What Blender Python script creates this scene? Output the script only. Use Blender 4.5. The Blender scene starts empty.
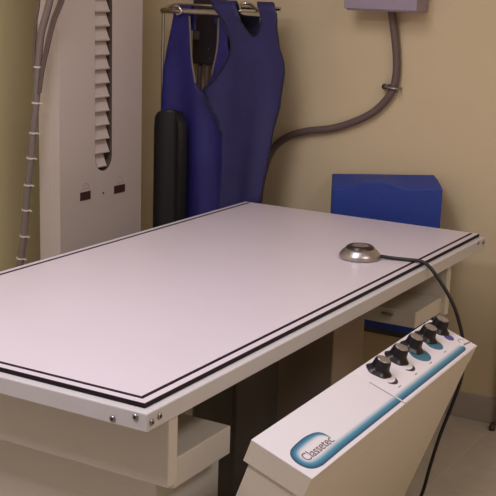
import bpy, bmesh, math, random
from mathutils import Vector, Matrix
random.seed(4)
SC = bpy.context.scene
COL = SC.collection
# ------------------------------------------------------------------ camera
FPX = 1131.79; YAW = 0.52334659; PIT = 0.22717278; ROL = 0.03046521
cam_d = bpy.data.cameras.new('camera'); cam = bpy.data.objects.new('camera', cam_d); COL.objects.link(cam)
cam_d.sensor_width = 36.0; cam_d.sensor_fit = 'HORIZONTAL'; cam_d.lens = FPX / 496.0 * 36.0
cam_d.clip_start = 0.02
fw = Vector((-math.sin(YAW)*math.cos(PIT), math.cos(YAW)*math.cos(PIT), -math.sin(PIT)))
rt = Vector((math.cos(YAW), math.sin(YAW), 0)); up = rt.cross(fw)
r2 = math.cos(ROL)*rt + math.sin(ROL)*up; u2 = -math.sin(ROL)*rt + math.cos(ROL)*up
m3 = Matrix((r2, u2, -fw)).transposed()
cam.matrix_world = Matrix.Translation((1.1872, -1.6873, 1.58)) @ m3.to_4x4()
SC.camera = cam
# ------------------------------------------------------------------ world, exposure
w = bpy.data.worlds.new('world'); SC.world = w; w.use_nodes = True
w.node_tree.nodes['Background'].inputs[0].default_value = (0.8, 0.85, 1.0, 1)
w.node_tree.nodes['Background'].inputs[1].default_value = 0.05
SC.view_settings.view_transform = 'Standard'
try: SC.view_settings.look = 'None'
except Exception: pass
SC.view_settings.gamma = 1.0; SC.view_settings.use_curve_mapping = False
SC.view_settings.exposure = -0.08
CEIL = 2.6
def area(name, loc, sx, sy, power, color, rot=(0, 0, 0)):
    d = bpy.data.lights.new(name, 'AREA'); d.shape = 'RECTANGLE'; d.size = sx; d.size_y = sy
    d.energy = power; d.color = color
    o = bpy.data.objects.new(name, d); COL.objects.link(o); o.location = loc; o.rotation_euler = rot
    return o
area('ceiling_lamp_and_fill', (-0.45, 0.45, CEIL-0.075), 0.5, 1.1, 14, (1.0, 0.95, 0.99))
area('ceiling_lamp_and_fill', (-0.5, -0.95, CEIL-0.075), 1.1, 0.5, 28, (0.88, 0.88, 1.0))
area('ceiling_lamp_and_fill', (1.7, 0.3, CEIL-0.075), 0.5, 1.1, 19, (1.0, 0.94, 0.90))  # added fill for the right wall, floor and right-facing sides

# ------------------------------------------------------------------ materials
def lin(c):
    return tuple(((v/255)/12.92 if v/255 <= 0.04045 else (((v/255)+0.055)/1.055)**2.4) for v in c)
def mat(name, rgb, rough=0.5, metal=0.0, noise=0.0, nscale=8.0, bump=0.0, bscale=60.0, sheen=0.0, spec=0.5):
    m = bpy.data.materials.new(name); m.use_nodes = True
    nt = m.node_tree; b = nt.nodes['Principled BSDF']
    c = lin(rgb)
    b.inputs['Base Color'].default_value = (*c, 1); b.inputs['Roughness'].default_value = rough
    b.inputs['Metallic'].default_value = metal; b.inputs['Specular IOR Level'].default_value = spec
    if sheen: b.inputs['Sheen Weight'].default_value = sheen
    tc = nt.nodes.new('ShaderNodeTexCoord')
    if noise:
        n = nt.nodes.new('ShaderNodeTexNoise'); n.inputs['Scale'].default_value = nscale; n.inputs['Detail'].default_value = 4
        nt.links.new(tc.outputs['Object'], n.inputs['Vector'])
        r = nt.nodes.new('ShaderNodeValToRGB')
        r.color_ramp.elements[0].position = 0.3; r.color_ramp.elements[1].position = 0.7
        r.color_ramp.elements[0].color = (*[v*(1-noise) for v in c], 1)
        r.color_ramp.elements[1].color = (*[min(1, v*(1+noise)) for v in c], 1)
        nt.links.new(n.outputs['Fac'], r.inputs['Fac']); nt.links.new(r.outputs['Color'], b.inputs['Base Color'])
    if bump:
        n2 = nt.nodes.new('ShaderNodeTexNoise'); n2.inputs['Scale'].default_value = bscale; n2.inputs['Detail'].default_value = 3
        nt.links.new(tc.outputs['Object'], n2.inputs['Vector'])
        bp = nt.nodes.new('ShaderNodeBump'); bp.inputs['Strength'].default_value = bump; bp.inputs['Distance'].default_value = 0.004
        nt.links.new(n2.outputs['Fac'], bp.inputs['Height']); nt.links.new(bp.outputs['Normal'], b.inputs['Normal'])
    return m
M = dict(
    wall=mat('wall_paint', (210, 190, 156), 0.75, noise=0.02, nscale=3, bump=0.15, bscale=180),
    wall_left=mat('wall_paint_olive', (216, 201, 156), 0.75, noise=0.02, nscale=3, bump=0.15, bscale=180),
    wall_plain=mat('wall_paint_pale', (208, 208, 212), 0.8, noise=0.02),
    ceil=mat('ceiling_white', (240, 238, 236), 0.9, noise=0.02),
    basebd=mat('baseboard_grey', (168, 156, 146), 0.5, noise=0.03),
    laminate=mat('white_laminate', (217, 205, 215), 0.32, noise=0.012, nscale=5),
    black_in=mat('black_inlay', (30, 18, 26), 0.6, spec=0.2),
    alu=mat('painted_rim', (204, 198, 200), 0.35, noise=0.015, nscale=10),
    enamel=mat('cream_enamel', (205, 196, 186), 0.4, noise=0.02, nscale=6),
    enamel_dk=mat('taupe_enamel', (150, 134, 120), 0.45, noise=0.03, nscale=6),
    dark=mat('dark_metal', (76, 70, 68), 0.5, noise=0.1),
    cab=mat('stand_enamel', (206, 192, 184), 0.42, noise=0.015, nscale=5),
    cab_shade=mat('stand_inner_shade', (90, 76, 68), 0.6),  # stand enamel darkened: shade inside the louvre slot put into the colour
    label=mat('label_brown', (72, 48, 44), 0.4),
    mark=mat('mark_grey', (170, 158, 160), 0.5),
    steel=mat('bolt_steel', (150, 146, 150), 0.3, metal=0.9),
    bolt_dk=mat('bolt_socket', (50, 44, 48), 0.5, metal=0.3),
    chrome=mat('chrome', (205, 200, 195), 0.18, metal=1.0),
    knob=mat('knob_black', (24, 17, 21), 0.35),
    knobcap=mat('knob_cap_silver', (190, 185, 190), 0.25, metal=0.9),
    console_top=mat('console_overlay_white', (232, 224, 232), 0.35, noise=0.01),
    console_body=mat('console_body_beige', (214, 203, 188), 0.45, noise=0.015, nscale=7),
    console_cap=mat('console_cover_white', (226, 220, 226), 0.38, noise=0.01),
    teal=mat('print_teal', (56, 112, 136), 0.4),
    purple=mat('print_violet', (78, 72, 140), 0.4),
    inkdark=mat('print_dark', (58, 44, 56), 0.4),
    inkgrey=mat('print_grey', (120, 104, 112), 0.4),
    cloth=mat('apron_blue', (36, 30, 104), 0.62, noise=0.16, nscale=9, bump=0.35, bscale=90, sheen=0.04),
    cloth_b=mat('apron_navy', (38, 34, 88), 0.60, noise=0.16, nscale=9, bump=0.35, bscale=90, sheen=0.04),
    binding=mat('apron_binding', (24, 22, 48), 0.6),
    blackcloth=mat('black_vinyl', (20, 17, 22), 0.5, noise=0.1, bump=0.3),
    trim_grey=mat('grey_strap', (120, 108, 104), 0.5),
    blackbox=mat('black_plastic', (50, 40, 44), 0.45, noise=0.05),
    sticker=mat('sticker_grey', (120, 112, 116), 0.5),
    elbox=mat('junction_box_lilac', (152, 138, 156), 0.45, noise=0.03, nscale=20),
    conduit=mat('conduit_grey', (104, 86, 84), 0.5, noise=0.05),
    hose=mat('hose_grey', (128, 114, 110), 0.45, noise=0.04),
    ziptie=mat('zip_tie', (214, 204, 198), 0.4),
    foam=mat('foam_blue', (34, 58, 142), 0.55, noise=0.07, nscale=7, bump=0.25, bscale=40),
    cord=mat('cord_black', (26, 22, 26), 0.45),
    brushed=mat('brushed_steel', (190, 182, 184), 0.33, metal=0.95),
    brushed_dk=mat('brushed_dark', (78, 68, 70), 0.35, metal=0.8),
)
# floor: vinyl with pale joints and speckle
def floor_mat():
    m = bpy.data.materials.new('floor_vinyl'); m.use_nodes = True; nt = m.node_tree; b = nt.nodes['Principled BSDF']
    tc = nt.nodes.new('ShaderNodeTexCoord'); br = nt.nodes.new('ShaderNodeTexBrick')
    br.offset = 0.0; br.inputs['Scale'].default_value = 1.0
    br.inputs['Brick Width'].default_value = 0.305; br.inputs['Row Height'].default_value = 0.305
    br.inputs['Mortar Size'].default_value = 0.003; br.inputs['Mortar Smooth'].default_value = 0.6
    br.inputs['Color1'].default_value = (*lin((204, 192, 176)), 1); br.inputs['Color2'].default_value = (*lin((198, 186, 172)), 1)
    br.inputs['Mortar'].default_value = (*lin((214, 202, 188)), 1)
    nt.links.new(tc.outputs['Object'], br.inputs['Vector'])
    n = nt.nodes.new('ShaderNodeTexNoise'); n.inputs['Scale'].default_value = 14; n.inputs['Detail'].default_value = 6
    nt.links.new(tc.outputs['Object'], n.inputs['Vector'])
    mx = nt.nodes.new('ShaderNodeMix'); mx.data_type = 'RGBA'; mx.blend_type = 'MULTIPLY'
    mx.inputs[0].default_value = 0.25
    nt.links.new(br.outputs['Color'], mx.inputs[6]); nt.links.new(n.outputs['Fac'], mx.inputs[7])
    nt.links.new(mx.outputs[2], b.inputs['Base Color']); b.inputs['Roughness'].default_value = 0.4
    return m
M['floor'] = floor_mat()
# printed teal airbrush gradient running across a ribbon (u of the UV map)
def ribbon_mat():
    m = bpy.data.materials.new('print_teal_gradient'); m.use_nodes = True; nt = m.node_tree; b = nt.nodes['Principled BSDF']
    uvn = nt.nodes.new('ShaderNodeUVMap'); sp = nt.nodes.new('ShaderNodeSeparateXYZ'); rp = nt.nodes.new('ShaderNodeValToRGB')
    nt.links.new(uvn.outputs['UV'], sp.inputs[0]); nt.links.new(sp.outputs['X'], rp.inputs['Fac'])
    e = rp.color_ramp.elements
    e[0].position = 0; e[0].color = (*lin((30, 62, 92)), 1)
    e[1].position = 1; e[1].color = (*lin((232, 224, 232)), 1)
    a = e.new(0.16); a.color = (*lin((44, 96, 128)), 1)
    a = e.new(0.5); a.color = (*lin((72, 142, 170)), 1)
    nt.links.new(rp.outputs['Color'], b.inputs['Base Color']); b.inputs['Roughness'].default_value = 0.38
    return m
M['ribbon'] = ribbon_mat()

# ------------------------------------------------------------------ helpers
ORG = {}
def empty(name, loc, label, cat, group=None):
    o = bpy.data.objects.new(name, None); COL.objects.link(o); o.location = loc; o.empty_display_size = 0.05
    o['label'] = label; o['category'] = cat
    if group: o['group'] = group
    ORG[o.name] = Vector(loc); return o
def org(p):
    v = Vector((0, 0, 0))
    while p is not None: v += p.location; p = p.parent
    return v
def build(name, bm, m, parent=None, loc=None, smooth=False, label=None, kind=None, cat=None):
    """verts are in world space; re-expressed about loc (own origin) under parent"""
    o_w = Vector(loc) if loc is not None else (org(parent) if parent else Vector((0, 0, 0)))
    bmesh.ops.translate(bm, verts=bm.verts, vec=-o_w)
    bmesh.ops.recalc_face_normals(bm, faces=bm.faces)
    me = bpy.data.meshes.new(name); bm.to_mesh(me); bm.free()
    for mm in (m if isinstance(m, (list, tuple)) else [m]): me.materials.append(M[mm])
    if smooth:
        for p in me.polygons: p.use_smooth = True
    o = bpy.data.objects.new(name, me); COL.objects.link(o)
    if parent: o.parent = parent; o.location = o_w - org(parent)
    else: o.location = o_w
    if label: o['label'] = label
    if kind: o['kind'] = kind
    if cat: o['category'] = cat
    return o
def smooth_angle(o, deg=40):
    for p in o.data.polygons: p.use_smooth = True
    md = o.modifiers.new('edge', 'EDGE_SPLIT'); md.split_angle = math.radians(deg)
def box(bm, a, b, bevel=0.0, X=None):
    """a,b opposite corners; X optional transform"""
    r = bmesh.ops.create_cube(bm, size=1.0)
    vs = r['verts']; c = [(a[i]+b[i])/2 for i in range(3)]; s = [abs(b[i]-a[i]) for i in range(3)]
    for v in vs: v.co = Vector((c[0]+v.co.x*s[0], c[1]+v.co.y*s[1], c[2]+v.co.z*s[2]))
    if bevel:
        es = list({e for v in vs for e in v.link_edges})
        r2_ = bmesh.ops.bevel(bm, geom=es, offset=bevel, segments=2, affect='EDGES', profile=0.5)
        vs = list({v for f in r2_['faces'] for v in f.verts} | {v for v in vs if v.is_valid})
    if X is not None:
        seen = set(vs); 
        for v in seen: v.co = X @ v.co
    return vs
def boxo(name, a, b, m, parent=None, bevel=0.003, X=None, **k):
    bm = bmesh.new(); box(bm, a, b, bevel)
    if X is not None: bmesh.ops.transform(bm, matrix=X, verts=bm.verts)
    return build(name, bm, m, parent, **k)
def lathe(bm, prof, n=32, X=Matrix.Identity(4), wob=None):
    rings = []
    for r, z in prof:
        ring = []
        for i in range(n):
            a = 2*math.pi*i/n; rr = r*(wob(a, z) if wob else 1)
            ring.append(bm.verts.new(X @ Vector((rr*math.cos(a), rr*math.sin(a), z))))
        rings.append(ring)
    for A, B in zip(rings, rings[1:]):
        for i in range(n): bm.faces.new((A[i], A[(i+1) % n], B[(i+1) % n], B[i]))
    bm.faces.new(rings[0][::-1]); bm.faces.new(rings[-1])
def spline(pts, k=6):
    P = [Vector(p) for p in pts]; P = [2*P[0]-P[1]] + P + [2*P[-1]-P[-2]]; out = []
    for i in range(1, len(P)-2):
        for j in range(k):
            t = j/k; a, b, c, d = P[i-1], P[i], P[i+1], P[i+2]
            out.append(0.5*((2*b)+(c-a)*t+(2*a-5*b+4*c-d)*t*t+(3*b-a-3*c+d)*t**3))
    out.append(P[-2]); return out
def tube(bm, pts, r, n=12, rf=None):
    pts = [Vector(p) for p in pts]; prev = None; rings = []
    for i, p in enumerate(pts):
        t = (pts[min(i+1, len(pts)-1)] - pts[max(i-1, 0)]).normalized()
        if prev is None:
            a = t.orthogonal().normalized()
        else:
            a = (prev - t*prev.dot(t)).normalized()
        prev = a; b = t.cross(a); rr = rf(i) if rf else r
        rings.append([bm.verts.new(p + rr*(a*math.cos(2*math.pi*j/n)+b*math.sin(2*math.pi*j/n))) for j in range(n)])
    for A, B in zip(rings, rings[1:]):
        for j in range(n): bm.faces.new((A[j], A[(j+1) % n], B[(j+1) % n], B[j]))
    bm.faces.new(rings[0][::-1]); bm.faces.new(rings[-1])
def tubeo(name, pts, r, m, parent=None, k=6, n=12, rf=None, sm=True, **kw):
    bm = bmesh.new(); tube(bm, spline(pts, k) if k else pts, r, n, rf)
    o = build(name, bm, m, parent, **kw)
    smooth_angle(o, 50); return o
def prism(bm, pts, d0, d1, fn):
    """polygon pts (a,b) extruded from d0 to d1; fn(a,b,d)->world"""
    A = [bm.verts.new(fn(a, b, d0)) for a, b in pts]; B = [bm.verts.new(fn(a, b, d1)) for a, b in pts]
    bm.faces.new(A); bm.faces.new(B[::-1]); n = len(pts)
    for i in range(n): bm.faces.new((A[i], B[i], B[(i+1) % n], A[(i+1) % n]))

# ------------------------------------------------------------------ room
XL, XR, YF, YB = -1.75, 2.3, -2.9, 2.27
def struct(name, a, b, m, bevel=0.0): return boxo(name, a, b, m, None, bevel, kind='structure')
struct('floor', (XL-0.1, YF-0.1, -0.1), (XR+0.1, YB+0.1, 0), 'floor')
struct('ceiling', (XL-0.1, YF-0.1, CEIL), (XR+0.1, YB+0.1, CEIL+0.1), 'ceil')
struct('wall_back', (XL-0.1, YB, 0), (XR+0.1, YB+0.1, CEIL), 'wall')
struct('wall_left', (XL-0.1, YF, 0), (XL, YB, CEIL), 'wall_left')
struct('wall_right', (XR, YF, 0), (XR+0.1, YB, CEIL), 'wall')
struct('wall_front', (XL-0.1, YF-0.1, 0), (XR+0.1, YF, CEIL), 'wall_plain')
struct('baseboard_back', (XL+0.012, YB-0.012, 0), (0.02, YB, 0.1), 'basebd', 0.003)
struct('baseboard_left', (XL, YF, 0), (XL+0.012, YB, 0.1), 'basebd', 0.003)
struct('trim_1', (0.02, YB-0.045, 0), (0.11, YB, 2.1), 'wall', 0.004)
bm = bmesh.new(); lathe(bm, [(0.012, 0), (0.012, 0.012), (0.008, 0.02), (0.008, 0.03)], 16, Matrix.Translation((0.014, 2.20, 0.0)))
o = build('door_stop', bm, 'label', None, loc=(0.014, 2.20, 0)); o['label'] = 'small brown door stop on the floor at the right door jamb'; o['category'] = 'door stop'
for i, (x, y, sx, sy) in enumerate(((-0.45, 0.45, 0.6, 1.2), (1.7, 0.3, 0.6, 1.2), (-0.5, -0.95, 1.2, 0.6))):  # second entry is an unseen panel added around the right-hand fill light
    t = empty('ceiling_light', (x, y, CEIL-0.06), ('ceiling light panel above the table', 'unseen panel added for fill light to the right of the table', 'crosswise ceiling light panel in front of the table end')[i], 'ceiling light', 'ceiling light panels')
    bm = bmesh.new()
    for a, b in (((-sx/2, -sy/2), (sx/2, -sy/2+.03)), ((-sx/2, sy/2-.03), (sx/2, sy/2)), ((-sx/2, -sy/2+.03), (-sx/2+.03, sy/2-.03)), ((sx/2-.03, -sy/2+.03), (sx/2, sy/2-.03))):
        box(bm, (x+a[0], y+a[1], CEIL-0.06), (x+b[0], y+b[1], CEIL), 0)
    build('frame', bm, 'ceil', t)
    m = M['diff'] = mat('diffuser', (240, 240, 240), 0.6)
    b_ = m.node_tree.nodes['Principled BSDF']; b_.inputs['Emission Color'].default_value = (1, .97, .95, 1); b_.inputs['Emission Strength'].default_value = 1.0
    boxo('diffuser', (x-sx/2+.03, y-sy/2+.03, CEIL-.06), (x+sx/2-.03, y+sy/2-.03, CEIL-.05), 'diff', t, 0)

# ------------------------------------------------------------------ examination table
TZ = 0.78; W = 0.947; LN = 1.993; RB = 0.731
tab = empty('examination_table', (-W/2, LN/2, 0), 'long white-topped examination table with black double inlay line and riveted rim', 'table')
# rim: swept rectangular profile
RX = -0.962; RT = 0.7700
bm = bmesh.new()
def ring(d, z): return [bm.verts.new((x, y, z)) for x, y in ((RX+d, d), (-d, d), (-d, LN-d), (RX+d, LN-d))]
prof = [(0.0, RB+0.002), (0.0, RT-0.003), (0.001, RT-0.001), (0.003, RT), (0.05, RT), (0.05, RT-0.01), (0.020, RT-0.012), (0.020, RB+0.012), (0.03, RB), (0.002, RB)]
rs = [ring(d, z) for d, z in prof]
for A, B in zip(rs, rs[1:]+rs[:1]):
    for i in range(4): bm.faces.new((A[i], A[(i+1) % 4], B[(i+1) % 4], B[i]))
rim = build('rim', bm, 'alu', tab)
# bolts near the corners
def bolt(p, axis, par):
    X = Matrix.Translation(p) @ (Matrix.Rotation(math.radians(90), 4, 'X') if axis == 'y' else Matrix.Rotation(math.radians(90), 4, 'Y'))
    bm = bmesh.new(); lathe(bm, [(0.0068, -0.001), (0.0068, 0.0022), (0.0055, 0.0036)], 16, X)
    o = build('bolt', bm, 'steel', par, loc=p); smooth_angle(o)
    bm = bmesh.new(); lathe(bm, [(0.0034, 0.003), (0.0034, 0.0042)], 6, X)
    build('socket', bm, 'bolt_dk', o)
for p in ((-0.082, -0.0, 0.742), (-0.027, -0.0, 0.758), (-W+0.082, 0, 0.742), (-W+0.027, 0, 0.758)): bolt(p, 'y', rim)
for p in ((0.0, 0.015, 0.7485), (0.0, 0.042, 0.7525), (0.0, LN-0.027, 0.756), (0.0, LN-0.08, 0.764)): bolt(p, 'x', rim)
# raised white top panel with black edge band and black inlay line
PX0, PX1, PY0, PY1 = -0.950, -0.0205, 0.0215, 1.984
bm = bmesh.new()
def rg(d, z): return [bm.verts.new((x, y, z)) for x, y in ((PX0+d, PY0+d), (PX1-d, PY0+d), (PX1-d, PY1-d), (PX0+d, PY1-d))]
R4 = [rg(0, RT), rg(0, TZ-0.0006), rg(0.002, TZ-0.0003), rg(0.002, RT)]
for A, B in zip(R4, R4[1:]+R4[:1]):
    for i in range(4): bm.faces.new((A[i], A[(i+1) % 4], B[(i+1) % 4], B[i]))
build('edge_band', bm, 'black_in', tab)
top = boxo('top_panel', (PX0+0.002, PY0+0.002, RT-0.005), (PX1-0.002, PY1-0.002, TZ), 'laminate', tab, 0.0)
bm = bmesh.new(); a_, b_ = 0.0195, 0.0290
U = [(PX0+a_, PY1-0.012), (PX0+a_, PY0+a_), (PX1-a_, PY0+a_), (PX1-a_, PY1-0.012), (PX1-b_, PY1-0.012), (PX1-b_, PY0+b_), (PX0+b_, PY0+b_), (PX0+b_, PY1-0.012)]
prism(bm, U, TZ-0.001, TZ+0.0006, lambda a, b, d: Vector((a, b, d)))
build('inlay_line', bm, 'black_in', top)
# under-structure
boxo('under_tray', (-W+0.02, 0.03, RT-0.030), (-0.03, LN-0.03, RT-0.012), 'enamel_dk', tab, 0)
ep = boxo('end_panel', (-W+0.02, 0.088, 0.578), (-0.008, 0.122, RB+0.004), 'enamel', tab, 0.003)
bm = bmesh.new()
ep2 = boxo('end_panel', (-W+0.02, 1.735, 0.545), (-0.035, 1.77, RB+0.004), 'enamel', tab, 0.003)
boxo('carriage_box', (-0.42, 0.165, 0.537), (-0.045, 0.395, 0.605), 'enamel', tab, 0.003)
cb = boxo('carriage_box', (-0.42, 1.515, 0.553), (-0.05, 1.745, 0.605), 'enamel', tab, 0.003)
boxo('latch', (-0.162, 1.500, 0.583), (-0.122, 1.515, 0.592), 'knobcap', cb, 0.003, label='chrome latch')
boxo('pedestal', (-0.85, 0.17, 0.0), (-0.095, 0.43, 0.537), 'enamel', tab, 0.004)
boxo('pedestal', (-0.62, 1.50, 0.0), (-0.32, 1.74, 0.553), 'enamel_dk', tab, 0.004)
boxo('side_rail', (-0.80, 0.43, 0.56), (-0.74, 1.50, RB+0.004), 'dark', tab, 0.003)
boxo('drive_housing', (-0.62, 1.12, 0.0), (-0.46, 1.40, 0.47), 'dark', tab, 0.01)

# ------------------------------------------------------------------ control console
az = math.radians(-1.07); tl = math.radians(20)
CO = Vector((0.12, 0.2, 0.677))
Lv = Vector((math.sin(az), math.cos(az), 0)); Sv = Vector((math.cos(az), -math.sin(az), 0))
S2 = math.cos(tl)*Sv - math.sin(tl)*Vector((0, 0, 1)); N2 = S2.cross(Lv)
CL = 1.04; CB = 0.15
def cw(u, v, n): return CO + S2*u + Lv*v + N2*n
CX = Matrix.Translation(CO) @ Matrix((S2, Lv, N2)).transposed().to_4x4()
con = empty('control_console', (0.0, 0.72, 0), 'slanted control console with five black knobs hung beside the table edge', 'control console')
boxo('top_cover', (0, 0, -0.054), (CB, CL, -0.0025), 'console_body', con, 0.0015, X=CX)
boxo('top_plate', (-0.0003, -0.0003, -0.003), (CB+0.0003, CL+0.0003, 0), 'console_cap', con, 0.0008, X=CX)
boxo('body', (0.010, 0.010, -0.60), (CB-0.0008, CL-0.003, -0.054), 'console_body', con, 0.004, X=CX)
for v in (0.12, 0.92):
    p = cw(0.08, v, -0.585); bm = bmesh.new()
    box(bm, (p.x-0.02, p.y-0.02, 0.006), (p.x+0.02, p.y+0.02, p.z), 0.002); box(bm, (p.x-0.07, p.y-0.03, 0), (p.x+0.07, p.y+0.03, 0.008), 0.002)
    build('leg', bm, 'enamel_dk', con)
# printed overlay over the far half
ov = boxo('overlay_panel', (0.004, 0.502, -0.001), (CB-0.002, CL-0.004, 0.0012), 'console_top', con, 0.0005, X=CX)
boxo('seam_line', (0.05, 0.4995, -0.001), (CB, 0.502, 0.0014), 'mark', con, 0.0, X=CX)
def decal(bm, pts, h=0.0006, base=0.0012): prism(bm, pts, base-0.0005, base+h, cw)
def ell(cu, cv, ru, rv, rot=0, n=28, a0=0, a1=2*math.pi):
    out = []
    for i in range(n):
        a = a0+(a1-a0)*i/(n if abs(a1-a0) > 6.2 else n-1)
        x = ru*math.cos(a); y = rv*math.sin(a)
        out.append((cu+x*math.cos(rot)-y*math.sin(rot), cv+x*math.sin(rot)+y*math.cos(rot)))
    return out
# ribbon logo: pairs of (outer, inner) along the path
def ribbon(name, outer, inner, par, base, h=0.0005):
    bm = bmesh.new(); uvl = bm.loops.layers.uv.new('UVMap'); NB = 8; rows = []
    for (a, b), (c, d) in zip(outer, inner):
        rows.append([(bm.verts.new(cw(a+(c-a)*k/NB, b+(d-b)*k/NB, base+h)), k/NB) for k in range(NB+1)])
    for A, B in zip(rows, rows[1:]):
        for k in range(NB):
            q = [A[k], A[k+1], B[k+1], B[k]]
            if len({tuple(round(x, 6) for x in v.co) for v, _ in q}) < 3: continue
            f = bm.faces.new([v for v, _ in q])
            for lp, (_, uu) in zip(f.loops, q): lp[uvl].uv = (uu, 0.5)
    o = build(name, bm, 'ribbon', par)
    md = o.modifiers.new('thick', 'SOLIDIFY'); md.thickness = 0.0005; md.offset = -1
    return o
def sp2(pts, k=8): return [(p.x, p.y) for p in spline([(a, b, 0) for a, b in pts], k)]
o_out = sp2([(0.103, 0.178), (0.084, 0.176), (0.072, 0.160), (0.066, 0.120), (0.068, 0.070), (0.074, 0.040), (0.090, 0.022), (0.112, 0.018), (0.132, 0.030), (0.141, 0.060), (0.141, 0.100), (0.140, 0.170)])
o_in = sp2([(0.102, 0.176), (0.092, 0.166), (0.086, 0.150), (0.086, 0.120), (0.087, 0.085), (0.090, 0.062), (0.098, 0.050), (0.110, 0.050), (0.115, 0.062), (0.116, 0.085), (0.116, 0.110), (0.114, 0.170)])
rb = ribbon('ribbon_logo', o_out, o_in, con, 0.0)
rb['label'] = 'teal ribbon shaped logo print'
bm = bmesh.new()
rbs = [(0.140-0.027*(0 if s < .5 else 0), 0) for s in (0,)]
oo = [(0.140, 0.170+i*(0.502-0.170)/20) for i in range(21)]; ii = [(0.114, b) for a, b in oo]
ribbon('stripe_print', oo, ii, con, 0.0)
oo = [(0.140, 0.506+i*(0.965-0.506)/20) for i in range(21)]; oo += [(0.136, 0.98), (0.128, 0.985)]
ii = [(0.114, 0.506+i*(0.965-0.506)/20) for i in range(21)] + [(0.116, 0.975), (0.127, 0.984)]
ribbon('stripe_print', oo, ii, ov, 0.0012)
# lettering
cu = bpy.data.curves.new('lettering', 'FONT'); cu.body = 'Classetec'; cu.size = 0.034; cu.extrude = 0.0002
tmp = bpy.data.objects.new('tmp', cu); COL.objects.link(tmp); bpy.context.view_layer.update()
me = bpy.data.meshes.new_from_object(tmp.evaluated_get(bpy.context.evaluated_depsgraph_get())); bpy.data.objects.remove(tmp)
xs = [v.co.x for v in me.vertices]; wd = max(xs)-min(xs)
bm = bmesh.new(); bm.from_mesh(me); bpy.data.meshes.remove(me)
for v in bm.verts:
    x, y, z = v.co; v.co = cw(0.1155-y*0.95, 0.047+(x-min(xs))/wd*0.128, 0.0007+z)
build('lettering', bm, 'inkgrey', con, label='grey word lettering')
# knobs
KV = [0.578, 0.694, 0.800, 0.905, 1.000]; KU = 0.040
for i, v in enumerate(KV):
    p = cw(KU, v, 0.0012); X = Matrix.Translation(p) @ Matrix((S2, Lv, N2)).transposed().to_4x4() @ Matrix.Rotation(random.uniform(0, 1), 4, 'Z')
    bm = bmesh.new()
    lathe(bm, [(0.033, 0), (0.033, 0.0025), (0.029, 0.006), (0.0240, 0.010), (0.0220, 0.016), (0.0208, 0.030), (0.0195, 0.034)], 48, X,
          lambda a, z: 1+0.035*math.cos(6*a) if z < 0.03 else 1)
    k = build('knob', bm, 'knob', con, loc=p); smooth_angle(k, 35)
    bm = bmesh.new(); lathe(bm, [(0.0180, 0.033), (0.0180, 0.0355), (0.0165, 0.0365), (0.0145, 0.0358)], 32, X)
    c_ = build('knob_cap', bm, 'knobcap', k, label='silver knob cap'); smooth_angle(c_, 35)
# printed marks by the knobs
def crescent(cu_, cv_, r0, r1, a0, a1, n=18):
    o1 = [(cu_+r1*math.cos(a0+(a1-a0)*i/n), cv_+r1*math.sin(a0+(a1-a0)*i/n)) for i in range(n+1)]
    i1 = [(cu_+(r0+(r1-r0)*abs(2*i/n-1)**2*.8)*math.cos(a0+(a1-a0)*i/n), cv_+(r0+(r1-r0)*abs(2*i/n-1)**2*.8)*math.sin(a0+(a1-a0)*i/n)) for i in range(n, -1, -1)]
    return o1+i1[1:-1]
for v in KV[:2]:
    bm = bmesh.new(); decal(bm, crescent(KU+0.033, v-0.008, 0.0150, 0.024, -1.3, 1.2)); build('dial_mark', bm, 'inkdark', ov, label='dark crescent print')
for v, ru, rv in ((KV[2], 0.030, 0.036), (KV[3], 0.026, 0.029)):
    bm = bmesh.new(); decal(bm, ell(KU+0.030, v-0.010, ru, rv)); build('dial_mark', bm, 'teal', ov, label='teal lobed print')
bm = bmesh.new(); decal(bm, ell(KU+0.040, KV[4]-0.012, 0.015, 0.017)); build('dial_mark', bm, 'purple', ov, label='violet oval print')
for v in (0.555, 0.665, 0.77, 0.88):
    bm = bmesh.new(); decal(bm, [(0.106, v), (0.108, v), (0.108, v+0.016), (0.106, v+0.016)]); build('printed_text_line', bm, 'inkgrey', ov)
bm = bmesh.new()
decal(bm, crescent(0.116, 1.008, 0.0125, 0.0145, 1.6, 4.6)); decal(bm, [(0.122, 1.0), (0.126, 0.99), (0.131, 1.03), (0.128, 1.034)])
build('swirl_mark', bm, 'inkgrey', ov)

# ------------------------------------------------------------------ steel disc with cord
dc = Vector((-0.200, 1.402, TZ+0.001))
dk = empty('foot_switch_puck', dc, 'round steel domed puck with black cord on the table top', 'steel puck')
T = Matrix.Translation(dc)
bm = bmesh.new(); lathe(bm, [(0.060, 0.0), (0.0635, 0.003), (0.0635, 0.010), (0.060, 0.017), (0.052, 0.026), (0.045, 0.031)], 48, T); o = build('dome', bm, 'brushed', dk); smooth_angle(o, 45)
bm = bmesh.new(); lathe(bm, [(0.044, 0.030), (0.042, 0.036), (0.036, 0.040), (0.030, 0.0405), (0.028, 0.037)], 40, T); o = build('button_collar', bm, 'brushed_dk', dk); smooth_angle(o, 45)
bm = bmesh.new(); lathe(bm, [(0.026, 0.036), (0.026, 0.0395), (0.023, 0.041)], 32, T); o = build('button', bm, 'brushed', dk); smooth_angle(o, 45)
cord_pts = [(-0.142, 1.425, 0.790), (-0.11, 1.44, 0.7865), (-0.06, 1.45, 0.7865), (-0.02, 1.45, 0.7875), (0.008, 1.45, 0.775), (0.040, 1.45, 0.742), (0.073, 1.45, 0.700), (0.102, 1.45, 0.650), (0.126, 1.45, 0.582), (0.137, 1.45, 0.521), (0.133, 1.45, 0.444), (0.111, 1.45, 0.356), (0.080, 1.45, 0.251), (0.055, 1.45, 0.143), (0.035, 1.45, 0.045), (0.015, 1.44, 0.008), (-0.06, 1.40, 0.006), (-0.2, 1.34, 0.006)]
tubeo('cord', cord_pts, 0.0055, 'cord', dk)

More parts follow.
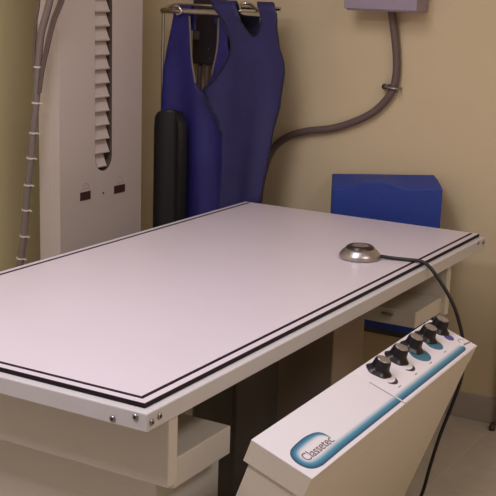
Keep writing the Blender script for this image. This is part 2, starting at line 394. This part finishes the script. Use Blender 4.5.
# ------------------------------------------------------------------ tube stand cabinet (left)
SX0, SX1, SY0, SY1, SH = -1.497, -1.40, 1.435, 1.933, 2.15
st = empty('bucky_stand', ((SX0+SX1)/2, (SY0+SY1)/2, 0), 'tall white cabinet stand with louvred slot and two brown label plates', 'cabinet stand')
boxo('cabinet', (SX0, SY0, 0), (SX1-0.035, SY1, SH), 'cab', st, 0.004)
# front sheet with slot
syc, sr = 1.6895, 0.0515; sz0, sz1 = 0.938, 2.02
bm = bmesh.new()
def slotloop(r, n=10):
    L = [(syc+r*math.cos(a), sz0+r*math.sin(a)) for a in [math.pi+math.pi*i/n for i in range(n+1)]]
    L += [(syc+r*math.cos(a), sz1+r*math.sin(a)) for a in [math.pi*i/n for i in range(n+1)]]
    return L
inn = slotloop(sr)
for x0, x1 in ((SX1-0.0349, SX1),):
    outp = [(SY0, 0.0), (SY1, 0.0), (SY1, SH), (SY0, SH)]
    def tri(x, flip):
        vo = [bm.verts.new((x, a, b)) for a, b in outp]; vi = [bm.verts.new((x, a, b)) for a, b in inn]
        es = [bm.edges.new((L[i], L[(i+1) % len(L)])) for L in (vo, vi) for i in range(len(L))]
        bmesh.ops.triangle_fill(bm, edges=es, use_beauty=True); return vo, vi
    a1, b1 = tri(x0, 0); a2, b2 = tri(x1, 1)
    for P, Q in ((a1, a2), (b1, b2)):
        for i in range(len(P)): bm.faces.new((P[i], Q[i], Q[(i+1) % len(P)], P[(i+1) % len(P)]))
fp = build('front_panel', bm, ['cab', 'cab_shade'], st)
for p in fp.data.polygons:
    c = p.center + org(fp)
    if abs(p.normal.x) < 0.3 and abs(c.y-syc) < sr+0.002: p.material_index = 1  # slot walls get the painted shade colour
# louvre blades: vertical lip, undercut, slope outwards
bm = bmesh.new(); xo = SX1
bm2 = bmesh.new(); box(bm2, (SX1-0.0349, syc-sr, sz0-sr), (SX1-0.0335, syc+sr, sz1+sr), 0); build('slot_back', bm2, 'cab_shade', st)
z = 0.9000; per = 0.0520
while z < sz1:
    pr_ = [(xo-0.033, z-0.004), (xo-0.013, z-0.002), (xo-0.0015, z+0.002), (xo-0.0005, z+0.006), (xo-0.004, z+0.009), (xo-0.018, z+per-0.008), (xo-0.020, z+per-0.003), (xo-0.033, z+per-0.005)]
    hw = sr if z > sz0 else math.sqrt(max(1e-4, sr*sr-(sz0-z)**2))
    prism(bm, pr_, syc-hw+0.001, syc+hw-0.013, lambda a, b, d: Vector((a, d, b)))
    z += per
o = build('louvre', bm, 'cab', st)
for i, (y0, y1, z0, z1) in enumerate(((1.549, 1.610, 0.791, 0.822), (1.755, 1.824, 0.789, 0.819))):
    boxo('label_plate', (SX1-0.0005, y0, z0), (SX1+0.0015, y1, z1), 'label', st, 0.0, label='brown label plate')
    bm = bmesh.new(); yc = (y0+y1)/2
    for s in (-1, 1):
        tube(bm, [Vector((SX1+0.0005, yc+s*0.024, z1+0.006)), Vector((SX1+0.0005, yc+s*0.016, z1+0.026)), Vector((SX1+0.0005, yc, z1+0.034))], 0.0012, 6)
    tube(bm, [Vector((SX1+0.0005, yc-0.012, z1+0.012)), Vector((SX1+0.0005, yc+0.012, z1+0.012))], 0.001, 6)
    build('arch_mark', bm, 'mark', st)
bm = bmesh.new(); lathe(bm, [(0.004, -0.001), (0.004, 0.002)], 12, Matrix.Translation((SX1, 1.687, 0.802)) @ Matrix.Rotation(math.pi/2, 4, 'Y')); build('screw', bm, 'label', st)

# hose beside the stand
hs = empty('tube_hose', (-1.60, 1.35, 0.0), 'grey corrugated hose with white ties hanging left of the cabinet stand', 'hose')
hp = [(-1.37, 1.50, 2.165), (-1.34, 1.40, 2.20), (-1.31, 1.355, 2.10), (-1.305, 1.35, 1.90), (-1.33, 1.35, 1.68), (-1.357, 1.35, 1.548), (-1.38, 1.35, 1.475), (-1.407, 1.35, 1.397), (-1.422, 1.35, 1.288), (-1.433, 1.35, 1.163), (-1.449, 1.35, 1.057), (-1.459, 1.35, 0.968), (-1.475, 1.35, 0.869), (-1.486, 1.35, 0.778), (-1.497, 1.35, 0.681), (-1.513, 1.35, 0.597), (-1.534, 1.35, 0.492), (-1.57, 1.35, 0.25), (-1.60, 1.35, 0.02), (-1.62, 1.34, -0.0)]
hp = hp[:-1]
tubeo('hose', hp, 0.0145, 'hose', hs, k=14, rf=lambda i: 0.0132 if i % 2 else 0.0122)
for off, r in ((0.020, 0.006), (0.034, 0.006)):
    tubeo('wire', [(-1.40, 1.47+off, 2.155), (-1.33+off, 1.38, 2.17), (-1.275+off, 1.345, 2.0), (-1.30+off, 1.345, 1.68), (-1.335+off, 1.345, 1.53), (-1.372+off*.8, 1.345, 1.44), (-1.398+off*.6, 1.345, 1.34), (-1.408+off*.3, 1.345, 1.27), (-1.418+off*.2, 1.345, 1.20)], r, 'conduit', hs)
tubeo('wire', [(-1.43, 1.46, 2.155), (-1.42, 1.40, 2.17), (-1.40, 1.35, 2.05), (-1.40, 1.34, 1.68), (-1.405, 1.34, 1.52), (-1.42, 1.34, 1.44), (-1.43, 1.34, 1.35), (-1.432, 1.34, 1.27)], 0.005, 'conduit', hs)
for (x, z) in ((-1.424, 1.288), (-1.433, 1.164), (-1.447, 1.058), (-1.460, 0.968), (-1.475, 0.870), (-1.486, 0.778), (-1.498, 0.681), (-1.515, 0.596)):
    bm = bmesh.new(); X = Matrix.Translation((x, 1.35, z)) @ Matrix.Rotation(math.radians(5), 4, 'Y')
    lathe(bm, [(0.0135, -0.003), (0.0155, -0.003), (0.0155, 0.003), (0.0135, 0.003)], 20, X)
    box(bm, (x+0.014, 1.343, z-0.002), (x+0.032, 1.348, z+0.002)); build('zip_tie', bm, 'ziptie', hs, loc=(x, 1.35, z))

# ------------------------------------------------------------------ apron rack
rk = empty('apron_rack', (-1.15, 2.08, 0), 'chrome rail rack behind the table holding the blue aprons', 'rack')
bm = bmesh.new()
tube(bm, [Vector((-1.392, 2.05, 1.478)), Vector((-0.905, 2.05, 1.478))], 0.011, 14)
o = build('rail', bm, 'chrome', rk); smooth_angle(o)
bm = bmesh.new(); tube(bm, [Vector((-1.392, 2.13, 1.500)), Vector((-0.905, 2.13, 1.500))], 0.007, 12); o = build('rail', bm, 'chrome', rk); smooth_angle(o)
for x in (-1.388, -0.945):
    bm = bmesh.new(); tube(bm, [Vector((x, 2.055, 0.03)), Vector((x, 2.055, 1.472))], 0.006, 12); o = build('post', bm, 'chrome', rk); smooth_angle(o)
    bm = bmesh.new(); tube(bm, [Vector((x, 2.05, 1.478)), Vector((x, 2.09, 1.492)), Vector((x, 2.13, 1.50))], 0.007, 10); o = build('bracket', bm, 'chrome', rk); smooth_angle(o)
    boxo('foot', (x-0.02, 1.985, 0), (x+0.02, 2.24, 0.03), 'chrome', rk, 0.004)
tubeo('clip', [(-1.345, 2.036, 1.482), (-1.33, 2.032, 1.496), (-1.30, 2.032, 1.494), (-1.29, 2.034, 1.474), (-1.31, 2.034, 1.466)], 0.006, 'chrome', rk)
tubeo('hanger_arm', [(-1.035, 2.05, 1.486), (-1.06, 2.09, 1.51), (-1.03, 2.11, 1.515), (-0.96, 2.07, 1.488)], 0.006, 'chrome', rk)

# cloth sheets: outline (x, s) -> fine grid -> folded; s above zc rolls over the rail
def cloth(name, outline, yfn, m, parent, zc=None, r=0.03, yc=2.02, thick=0.008, step=0.013, loc=None):
    bm = bmesh.new(); f = bm.faces.new([bm.verts.new((x, 0, s)) for x, s in outline])
    xs = [p[0] for p in outline]; ss = [p[1] for p in outline]
    for lo, hi, no, ax in ((min(xs), max(xs), (1, 0, 0), 0), (min(ss), max(ss), (0, 0, 1), 2)):
        c = lo+step
        while c < hi:
            co = [0, 0, 0]; co[ax] = c
            bmesh.ops.bisect_plane(bm, geom=bm.verts[:]+bm.edges[:]+bm.faces[:], plane_co=co, plane_no=no)
            c += step
    bmesh.ops.remove_doubles(bm, verts=bm.verts, dist=0.0015)
    for v in bm.verts:
        x, _, s = v.co; y = yfn(x, s)
        if zc is not None and s > zc:
            t = (s-zc)/r
            y0 = yfn(x, zc)
            if t < math.pi: v.co = (x, y0 + r*(1-math.cos(t)), zc + r*math.sin(t))
            else: v.co = (x, y0 + 2*r, zc-(t-math.pi)*r)
        else: v.co = (x, y, s)
    o = build(name, bm, m, parent, loc=loc, smooth=True)
    md = o.modifiers.new('thick', 'SOLIDIFY'); md.thickness = thick; md.offset = 0
    return o
def mir_tube(name, pts, yfn, r, m, parent):
    tubeo(name, [(x, yfn(x, z)-0.004, z) for x, z in pts], r, m, parent, k=4, n=8)
# apron A (left, brighter)
apA = empty('lead_apron', (-1.22, 2.07, 0.4), 'bright blue lead apron hanging at the left of the rack, behind the larger one', 'apron')
def yA(x, s):
    lo = max(0, min(1, (1.45-s)/0.5))
    return 2.055 + lo*0.012*math.sin((x+1.1)*42+s*3) - 0.01*lo
ZA = 1.475
left_A = [(-1.335, 1.62), (-1.335, 1.475), (-1.350, 1.40), (-1.365, 1.326), (-1.376, 1.25), (-1.380, 1.15), (-1.383, 1.0), (-1.383, 0.8), (-1.378, 0.55), (-1.372, 0.42)]
right_A = [(-1.02, 0.42), (-1.035, 0.7), (-1.045, 1.02), (-1.045, 1.15), (-1.06, 1.24), (-1.085, 1.36), (-1.09, 1.475), (-1.09, 1.62), (-1.128, 1.62), (-1.129, 1.475), (-1.132, 1.35), (-1.155, 1.24), (-1.186, 1.185), (-1.204, 1.178), (-1.224, 1.205), (-1.246, 1.294), (-1.258, 1.408), (-1.265, 1.475), (-1.265, 1.62)]
cloth('front_panel', left_A+right_A, yA, 'cloth', apA, ZA, 0.024)
mir_tube('neck_binding', [(-1.263, 1.46), (-1.256, 1.40), (-1.244, 1.294), (-1.222, 1.207)], yA, 0.004, 'trim_grey', apA)
mir_tube('neck_binding', [(-1.129, 1.46), (-1.132, 1.35), (-1.155, 1.245)], yA, 0.004, 'trim_grey', apA)
# apron B (front, larger)
apB = empty('lead_apron', (-0.97, 2.0, 0.4), 'large dark blue vest shaped lead apron at the right of the rack', 'apron')
def yB(x, s):
    lo = max(0, min(1, (1.40-s)/0.6))
    return 2.020 + lo*(0.012*math.sin((x+0.8)*30+s*2.2)+0.004*math.sin((x+.8)*61-s*7)) + 0.008*math.cos((x+0.96)*9)*(1-lo)
ZB = 1.497
oB = [(-1.150, 1.64), (-1.148, 1.53), (-1.125, 1.495), (-1.097, 1.468), (-1.067, 1.420), (-1.047, 1.375), (-1.049, 1.333), (-1.078, 1.272), (-1.117, 1.221), (-1.161, 1.183), (-1.128, 1.13), (-1.100, 1.085), (-1.080, 1.022), (-1.073, 0.886), (-1.076, 0.649), (-1.078, 0.40),
      (-0.93, 0.40), (-0.899, 0.673), (-0.889, 0.779), (-0.869, 0.927), (-0.852, 1.053), (-0.829, 1.141), (-0.822, 1.193), (-0.811, 1.270), (-0.816, 1.313), (-0.836, 1.362), (-0.850, 1.431), (-0.853, 1.482), (-0.866, 1.51), (-0.888, 1.54), (-0.900, 1.64),
      (-0.965, 1.64), (-0.950, 1.53), (-0.930, 1.495), (-0.917, 1.46), (-0.927, 1.416), (-0.941, 1.400), (-0.953, 1.399), (-0.973, 1.411), (-1.006, 1.449), (-1.024, 1.49), (-1.045, 1.53), (-1.055, 1.64)]
cloth('front_panel', oB, yB, 'cloth_b', apB, ZB, 0.026)
def yBb(x, s): return 2.075
oBb = [(-1.14, 1.30), (-1.17, 1.20), (-1.16, 1.08), (-1.14, 0.9), (-1.14, 0.45), (-0.99, 0.45), (-0.95, 0.8), (-0.92, 1.1), (-0.90, 1.28), (-0.93, 1.40), (-0.94, 1.49), (-0.99, 1.49), (-1.0, 1.470), (-1.07, 1.470), (-1.08, 1.49), (-1.16, 1.49), (-1.14, 1.40)]
cloth('back_panel', oBb, lambda x, s: 2.110+0.006*math.sin(x*40), 'binding', apB)
mir_tube('edge_binding', [(-1.097, 1.462), (-1.067, 1.420), (-1.047, 1.375), (-1.049, 1.333), (-1.078, 1.272), (-1.117, 1.221), (-1.161, 1.183), (-1.128, 1.13), (-1.100, 1.085), (-1.082, 1.03)], yB, 0.0032, 'binding', apB)
mir_tube('edge_binding', [(-0.850, 1.465), (-0.850, 1.431), (-0.836, 1.362), (-0.816, 1.313), (-0.811, 1.270), (-0.822, 1.193), (-0.829, 1.141), (-0.852, 1.053), (-0.869, 0.927), (-0.889, 0.779), (-0.899, 0.673)], yB, 0.0032, 'binding', apB)
mir_tube('edge_binding', [(-0.917, 1.465), (-0.918, 1.45), (-0.927, 1.416), (-0.941, 1.400), (-0.953, 1.399), (-0.973, 1.411), (-1.006, 1.449), (-1.018, 1.465)], yB, 0.0032, 'binding', apB)
apB.location.x -= 0.010
# black folded piece at the far left of the rack
oK = [(-1.362, 1.02), (-1.356, 1.07), (-1.335, 1.095), (-1.30, 1.103), (-1.265, 1.095), (-1.243, 1.06), (-1.235, 0.98), (-1.233, 0.87), (-1.238, 0.63), (-1.24, 0.40), (-1.363, 0.40), (-1.363, 0.7)]
bk = cloth('glove_apron', oK, lambda x, s: 1.985+0.010*math.sin((x+1.3)*60), 'blackcloth', None, thick=0.035, loc=(-1.30, 1.99, 0.4))
bk['label'] = 'black folded vinyl apron hanging low at the left edge of the rack'; bk['category'] = 'apron'
md = bk.modifiers.new('b', 'BEVEL'); md.width = 0.010; md.segments = 3; md.limit_method = 'ANGLE'
# black box on the wall seen through the neck opening
bb = empty('wall_holder_box', (-1.285, 2.235, 1.26), 'narrow black box with grey square sticker seen between the blue aprons', 'wall box')
boxo('housing', (-1.345, 2.20, 1.268), (-1.225, 2.27, 1.545), 'blackbox', bb, 0.006)
boxo('sticker', (-1.338, 2.1985, 1.365), (-1.310, 2.2005, 1.398), 'sticker', bb, 0.0)
for x, z in ((-1.265, 1.331), (-1.259, 1.293)):
    bm = bmesh.new(); lathe(bm, [(0.0035, -0.001), (0.0035, 0.002)], 12, Matrix.Translation((x, 2.2, z)) @ Matrix.Rotation(math.pi/2, 4, 'X')); build('screw', bm, 'steel', bb)
for x in (-1.318, -1.283):
    tubeo('grip', [(x, 2.225, 1.27), (x, 2.215, 1.22), (x+0.004, 2.212, 1.165), (x+0.004, 2.225, 1.15)], 0.010, 'conduit', bb)

# ------------------------------------------------------------------ wall box, conduit
eb = empty('junction_box', (-0.50, 2.21, 1.505), 'lilac grey electrical box on the back wall', 'electrical box')
boxo('housing', (-0.647, 2.152, 1.506), (-0.370, YB, 1.80), 'elbox', eb, 0.006)
boxo('cover', (-0.651, 2.146, 1.512), (-0.366, 2.153, 1.804), 'elbox', eb, 0.002)
cd = [(-0.500, 2.235, 1.515), (-0.494, 2.24, 1.47), (-0.486, 2.245, 1.421), (-0.476, 2.25, 1.345), (-0.473, 2.25, 1.275), (-0.486, 2.25, 1.215), (-0.52, 2.25, 1.165), (-0.57, 2.25, 1.122), (-0.646, 2.25, 1.083), (-0.73, 2.25, 1.054), (-0.83, 2.25, 1.036), (-0.903, 2.25, 1.012), (-0.96, 2.25, 0.975), (-0.998, 2.25, 0.925), (-1.024, 2.25, 0.842), (-1.039, 2.25, 0.737), (-1.045, 2.25, 0.5), (-1.045, 2.25, 0.12)]
cdo = empty('power_conduit', (-1.045, 2.25, 0.12), 'thick grey brown conduit curving down the wall from the electrical box', 'conduit')
tubeo('conduit', cd, 0.0145, 'conduit', cdo, k=10)
tubeo('clamp', [(-0.502, 2.268, 1.235), (-0.506, 2.235, 1.232), (-0.480, 2.228, 1.228), (-0.458, 2.235, 1.226), (-0.458, 2.268, 1.226)], 0.005, 'steel', cdo)
bm = bmesh.new(); lathe(bm, [(0.010, -0.012), (0.011, 0), (0.008, 0.006)], 16, Matrix.Translation((-0.516, 2.245, 1.23)) @ Matrix.Rotation(math.pi/2, 4, 'X')); o = build('screw', bm, 'bolt_dk', cdo); smooth_angle(o)

# ------------------------------------------------------------------ blue foam block on a stool
fx0, fx1, fy0, fy1, fz0 = -0.640, -0.205, 2.10, 2.24, 0.338
bm = bmesh.new(); NX = 24
def ft(x):   # worn front top edge
    t = (x-fx0)/(fx1-fx0); return 0.848 + 0.050*t + 0.026*math.exp(-((t-0.40)/0.20)**4)
rows = []
for i in range(NX+1):
    x = fx0+(fx1-fx0)*i/NX; t = i/NX
    xb = -0.712+0.418*t
    zb = 0.882+0.040*t
    zf = ft(x)
    yfm = fy0+0.008*math.sin(t*9)
    rows.append([bm.verts.new(c) for c in ((x, fy0, fz0), (x, yfm*0+fy0, (fz0+zf)/2), (x, fy0, zf), (xb*.6+x*.4, fy0+0.09, zf*.35+zb*.65), (xb, fy1, zb), (xb, fy1, fz0))])
for A, B in zip(rows, rows[1:]):
    for j in range(6): bm.faces.new((A[j], A[(j+1) % 6], B[(j+1) % 6], B[j]))
bm.faces.new(rows[0]); bm.faces.new(rows[-1][::-1])
fo = build('foam_block', bm, 'foam', None, loc=(-0.42, 2.17, fz0)); fo['label'] = 'blue foam positioning block with worn top edge standing behind the far table end'; fo['category'] = 'foam block'
md = fo.modifiers.new('b', 'BEVEL'); md.width = 0.004; md.segments = 2; md.limit_method = 'ANGLE'; md.angle_limit = math.radians(50)
stl = empty('stool', (-0.42, 2.15, 0), 'low dark stool under the blue foam block', 'stool')
boxo('seat', (-0.66, 2.12, 0.312), (-0.22, 2.25, 0.338), 'dark', stl, 0.004)
for x in (-0.64, -0.24):
    for y in (2.135, 2.235): boxo('leg', (x-0.012, y-0.012, 0), (x+0.012, y+0.012, 0.312), 'dark', stl, 0.002)
